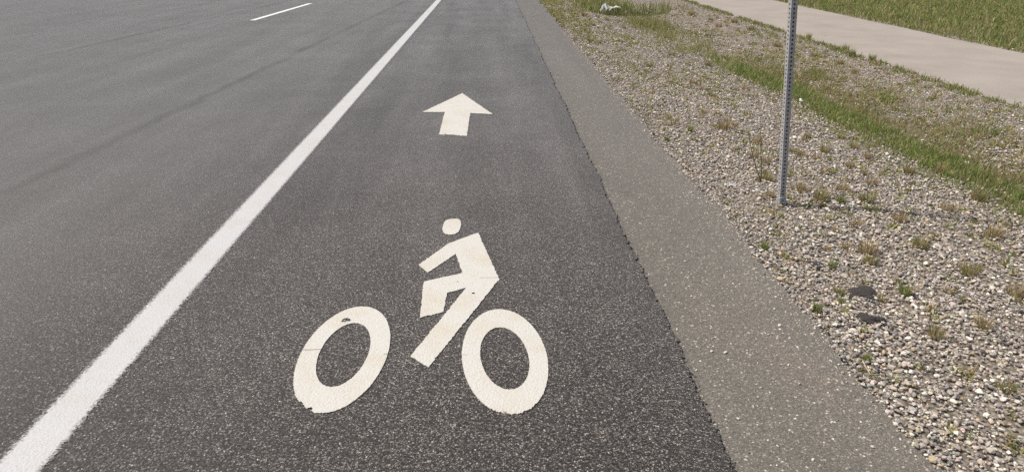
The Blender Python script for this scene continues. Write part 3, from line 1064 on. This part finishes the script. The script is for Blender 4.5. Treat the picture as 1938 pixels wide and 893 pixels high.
# ------------------------------------------------------------------ the perforated square steel post
PB = at(1478, 388)
lean = math.radians(-5.69)
post = thing('sign_post', (PB[0], PB[1], PB[2]), 'grey perforated square steel post leaning in the gravel', 'post')


def perforated(name, half, z0, z1, pitch, rad, mat, parent, thick=.0022, seg=10):
    """square tube, one hole per pitch on all four faces, with the metal's thickness round every hole"""
    bm = bmesh.new()
    n = int((z1 - z0) / pitch)
    frames = [(Vector((1, 0, 0)), Vector((0, -1, 0))), (Vector((0, 1, 0)), Vector((1, 0, 0))),
              (Vector((-1, 0, 0)), Vector((0, 1, 0))), (Vector((0, -1, 0)), Vector((-1, 0, 0)))]
    for (u, nrm) in frames:
        for i in range(n):
            zc = z0 + (i + .5) * pitch
            c = nrm * half + Vector((0, 0, zc))
            ring, inn, out = [], [], []
            for k in range(seg * 2):
                th = 2 * math.pi * k / (seg * 2)
                cs, sn = math.cos(th), math.sin(th)
                p = c + u * (rad * cs) + Vector((0, 0, rad * sn))
                ring.append(bm.verts.new(p))
                inn.append(bm.verts.new(p - nrm * thick))
                m_ = max(abs(cs) / half, abs(sn) / (pitch / 2))
                out.append(bm.verts.new(c + u * (cs / m_) + Vector((0, 0, sn / m_))))
            K = seg * 2
            for k in range(K):
                j = (k + 1) % K
                bm.faces.new((out[k], out[j], ring[j], ring[k]))
                bm.faces.new((ring[k], ring[j], inn[j], inn[k]))
                # the square's corners fall between two spokes
                a, b = out[k].co - c, out[j].co - c
                au, az, bu, bz = a.dot(u), a.z, b.dot(u), b.z
                if abs(abs(au) - half) < 1e-6 and abs(abs(bz) - pitch / 2) < 1e-6 and abs(abs(az) - pitch / 2) > 1e-6:
                    v = bm.verts.new(c + u * au + Vector((0, 0, bz)))
                    bm.faces.new((out[k], v, out[j]))
                elif abs(abs(bu) - half) < 1e-6 and abs(abs(az) - pitch / 2) < 1e-6 and abs(abs(bz) - pitch / 2) > 1e-6:
                    v = bm.verts.new(c + u * bu + Vector((0, 0, az)))
                    bm.faces.new((out[k], v, out[j]))
    # inner skin, dark inside
    hi = half - thick
    cs = [(-hi, -hi), (hi, -hi), (hi, hi), (-hi, hi)]
    bmesh.ops.remove_doubles(bm, verts=bm.verts, dist=1e-6)
    bmesh.ops.recalc_face_normals(bm, faces=bm.faces)
    # closing plate on top
    t = [bm.verts.new((x, y, z1 - .001)) for x, y in ((-half, -half), (half, -half), (half, half), (-half, half))]
    bm.faces.new(t)
    return bm_obj(name, bm, mat, parent)


tube_ = perforated('post_tube', .0195, 0.02, 2.78, .0254, .0068, M_STEEL, post)
slv = perforated('anchor_sleeve', .0228, -.10, .055, .0254, .0058, M_STEEL, post)
bm = bmesh.new()
hw = .0242
tube(bm, [(-hw, -hw, .062), (hw + .012, -hw, .064), (hw + .004, hw, .063), (-hw, hw, .062), (-hw, -hw, .0625)], .0016, .0016)
bm_obj('wire_tie', bm, M_WIRE, post)
post.rotation_euler = (0, lean, math.radians(4))

# ------------------------------------------------------------------ litter
def crumple(name, L, W_, amp, mat, parent=None, arch=0.0, n=(26, 12), seed=0):
    r = np.random.default_rng(seed)
    ph = r.uniform(0, 6.28, 8)
    xs_, ys_ = np.linspace(-L / 2, L / 2, n[0]), np.linspace(-W_ / 2, W_ / 2, n[1])
    bm = bmesh.new()
    vs = []
    for x in xs_:
        row = []
        for y in ys_:
            u_, v_ = x / L * 2, y / W_ * 2
            z = arch * max(0, (1 - u_ * u_)) * (1 - .55 * v_ * v_)
            z += amp * (math.sin(u_ * 7 + v_ * 3 + ph[0]) * math.cos(v_ * 5 + ph[1]) + .7 * abs(math.sin(u_ * 13 + ph[2] + 2 * v_)) + .5 * math.sin(v_ * 11 + u_ * 9 + ph[3]))
            jx = .05 * W_ * math.sin(9 * v_ + 5 * u_ + ph[4])
            jy = .18 * W_ * math.sin(6 * u_ + ph[5])
            row.append(bm.verts.new((x + jx, y + jy, z + r.normal(0, amp * .25))))
        vs.append(row)
    for i in range(n[0] - 1):
        for j in range(n[1] - 1):
            bm.faces.new((vs[i][j], vs[i + 1][j], vs[i + 1][j + 1], vs[i][j + 1]))
    res = bmesh.ops.solidify(bm, geom=bm.faces[:], thickness=.0015)
    return bm_obj(name, bm, mat, parent)


def place(o, px, py, dz=0.0, rz=0.0):
    P = at(px, py)
    o.location = (P[0], P[1], P[2] + dz)
    o.rotation_euler.z = rz


o = crumple('plastic_scrap', .085, .045, .006, M_PLASTIC, seed=3)
place(o, 1382, 354, .016, -.3)
tag(o, 'crumpled scrap of white plastic lying on the gravel left of the tall weed', 'litter')

# the torn white bag caught on the grass of the drain hollow: a bunched end and a torn trailing strip
bz = float(gz(2.72, 16.3))
bag = crumple('plastic_bag', .19, .15, .03, M_PLASTIC, arch=.13, seed=5)
P = up_point(np.array([0, 17.1, 0]), 1144, 20)
bag.location = tuple(P)
tag(bag, 'crumpled white plastic bag bunched at the left end of the drain hollow', 'litter')
strp = thing('torn_plastic', (0, 0, 0), 'torn white plastic arching over the tall grass of the drain hollow', 'litter')
P = up_point(np.array([0, 17.05, 0]), 1151, 20)
strp.location = tuple(P)
o = crumple('bunched_end', .13, .11, .025, M_PLASTIC, strp, arch=.09, seed=8)
pts = [(1152, 18), (1156, 14.5), (1161, 12.5), (1166, 11.5), (1171, 12), (1175, 15)]
W = [np.array(up_point(np.array([0, 17.05, 0]), *q)) for q in pts]
bm = bmesh.new()
prev = None
r_ = np.random.default_rng(4)
for i, q in enumerate(W):
    q = q - P
    row = []
    for j in range(5):
        v_ = (j - 2) / 2
        wd = .05 + .02 * math.sin(i * 1.9)
        row.append(bm.verts.new((q[0] + r_.normal(0, .008), q[1] + v_ * wd * 1.6, q[2] - .03 * v_ * v_ + r_.normal(0, .010))))
    if prev:
        for j in range(4):
            bm.faces.new((prev[j], row[j], row[j + 1], prev[j + 1]))
    prev = row
bmesh.ops.solidify(bm, geom=bm.faces[:], thickness=.012)
o = bm_obj('trailing_strip', bm, M_PLASTIC, strp)


# dark lumps of broken asphalt in the gravel
def lump_mesh(name, seed):
    r = np.random.default_rng(seed)
    bm = bmesh.new()
    bmesh.ops.create_icosphere(bm, subdivisions=4, radius=1.0)
    ph = r.uniform(0, 6.28, 12)
    for v in bm.verts:
        p = v.co.copy()
        k = 1 + .26 * math.sin(3 * p.x + ph[0]) * math.cos(2.5 * p.y + ph[1]) + .16 * math.sin(5 * p.y + ph[2] + 3 * p.x) + .05 * math.sin(13 * p.x + ph[3]) * math.sin(12 * p.y + ph[4])
        k += r.normal(0, .045)
        v.co = Vector((p.x * k, p.y * k * .85, p.z * .33 * k))
    me = bpy.data.meshes.new(name)
    bm.to_mesh(me)
    bm.free()
    me.materials.append(M_LUMP)
    return me


for i, (px, py, w_, lb) in enumerate(((1540, 503, 27, 'dark asphalt lump closest to the shoulder edge'),
                                      (1600, 498, 20, 'smallest dark asphalt lump right of the bright green tuft'),
                                      (1628, 560, 54, 'largest dark asphalt lump beside the dark olive tuft'),
                                      (1645, 610, 46, 'dark flat asphalt lump nearest the camera in the gravel'))):
    P = at(px, py)
    d_ = float((P - CAM) @ FWD)
    o = link('asphalt_lump', lump_mesh('asphalt_lump', 20 + i), None, (P[0], P[1], P[2] + .010))
    s = w_ / F * d_ / 2
    o.scale = (s, s * 1.2, s)
    o.rotation_euler.z = i * 1.3
    tag(o, lb, 'asphalt lump')

LR = []
for (px, py, w_) in ((1540, 503, 27), (1600, 498, 20), (1628, 560, 54), (1645, 610, 46)):
    P = at(px, py)
    r_m = w_ / F * float((P - CAM) @ FWD) / 2
    m_ = int(44 * max(1, r_m / .03))
    a_ = rng.uniform(0, 2 * np.pi, m_)
    q_ = r_m * rng.normal(.85, .26, m_)
    LR.append(np.stack([P[0] + q_ * np.cos(a_), P[1] + q_ * np.sin(a_), np.full(m_, P[2] + .012)], -1))
LR = np.concatenate(LR)
o = link('gravel', stones_mesh('gravel', LR, rng.uniform(.006, .022, len(LR)), stone_cols(len(LR)), M_STONE))
o['kind'] = 'stuff'
o['label'] = 'small stones scattered round the broken asphalt lumps'

# pale pebbles lying on the shoulder and one white stone in the ditch grass
for i, (px, py, w_) in enumerate(((1281, 624, 6), (1346, 666, 6), (1372, 668, 7), (1465, 585, 5), (1475, 617, 9), (1454, 634, 6), (1513, 727, 8), (1397, 793, 8), (1492, 691, 5),
                                  (1471, 845, 6), (1651, 846, 9), (1318, 701, 6), (1296, 495, 6), (1400, 539, 5), (1308, 561, 5), (1538, 870, 7))):
    P = at(px, py, 0.0)
    d_ = float((P - CAM) @ FWD)
    me = stones_mesh('pebble', np.zeros((1, 3)), np.array([w_ / F * d_]), np.array([(.62, .57, .48)]) * rng.uniform(.8, 1.15), M_STONE, flat=.5, sink=.1)
    o = link('pebble', me, None, (P[0], P[1], .001))
    tag(o, 'small pale pebble lying loose on the asphalt shoulder', 'pebble', 'pale pebbles on the shoulder')
P = at(1514, 203)
me = stones_mesh('white_stone', np.zeros((1, 3)), np.array([.042]), np.array([(.8, .8, .77)]), M_STONE, flat=.9, sink=0)
o = link('white_stone', me, None, (P[0], P[1], P[2] + .05))
tag(o, 'white stone showing in the ditch grass right of the post', 'stone')

# bent straw and a dead twig
bm = bmesh.new()
W = [at(x, y) + np.array([0, 0, dz]) for x, y, dz in ((1630, 694, .03), (1636, 704, .026), (1645, 716, .02), (1657, 717, .024), (1672, 716, .02))]
tube(bm, [tuple(q - W[0]) for q in W], .0022, .0014)
o = bm_obj('straw', bm, M_STRAW, None, tuple(W[0]))
tag(o, 'pale bent dry straw lying at the shoulder edge', 'straw')
bm = bmesh.new()
W = [at(x, y) + np.array([0, 0, .024]) for x, y in ((1394, 321), (1404, 325), (1419, 329))]
tube(bm, [tuple(q - W[0]) for q in W], .004, .002)
o = bm_obj('twig', bm, M_TWIG, None, tuple(W[0]))
tag(o, 'dark dead twig on the gravel left of the tall weed', 'twig')

# ------------------------------------------------------------------ light, sky, camera
EL, AZ = math.radians(56), math.atan2(.984, -.179)     # shadows fall to the right and slightly towards the camera
sd = Vector((-math.cos(EL) * .984, math.cos(EL) * .179, math.sin(EL)))
L = bpy.data.lights.new('sun', 'SUN')
L.energy = 4.0
L.angle = math.radians(.53)
L.color = (1.0, .955, .89)
so = bpy.data.objects.new('sun', L)
COL.objects.link(so)
so.rotation_euler = sd.to_track_quat('Z', 'Y').to_euler()
wd = bpy.data.worlds.new('World')
SC.world = wd
wd.use_nodes = True
nt = wd.node_tree
sky = nt.nodes.new('ShaderNodeTexSky')
sky.sky_type = 'NISHITA'
sky.sun_disc = False
sky.sun_elevation = EL
sky.sun_rotation = math.atan2(sd.x, sd.y)
sky.dust_density = 4.0
bg = nt.nodes['Background']
nt.links.new(sky.outputs[0], bg.inputs[0])
bg.inputs[1].default_value = 0.11

cd = bpy.data.cameras.new('camera')
cam = bpy.data.objects.new('camera', cd)
COL.objects.link(cam)
cd.sensor_width = 36
cd.lens = F / 1938 * 36
cd.shift_x = (969 - CX) / 1938
cd.shift_y = 0
cd.clip_end = 2000
cd.clip_start = .05
M3 = Matrix((RGT, UPV, -FWD)).transposed()
cam.matrix_world = Matrix.Translation(CAM) @ M3.to_4x4()
SC.camera = cam
SC.view_settings.view_transform = 'Standard'
SC.view_settings.look = 'None'
SC.view_settings.exposure = 0.0
SC.view_settings.gamma = 1.0
SC.view_settings.use_curve_mapping = False
SC.cycles.use_denoising = False
SC.cycles.max_bounces = 6
SC.cycles.transparent_max_bounces = 12
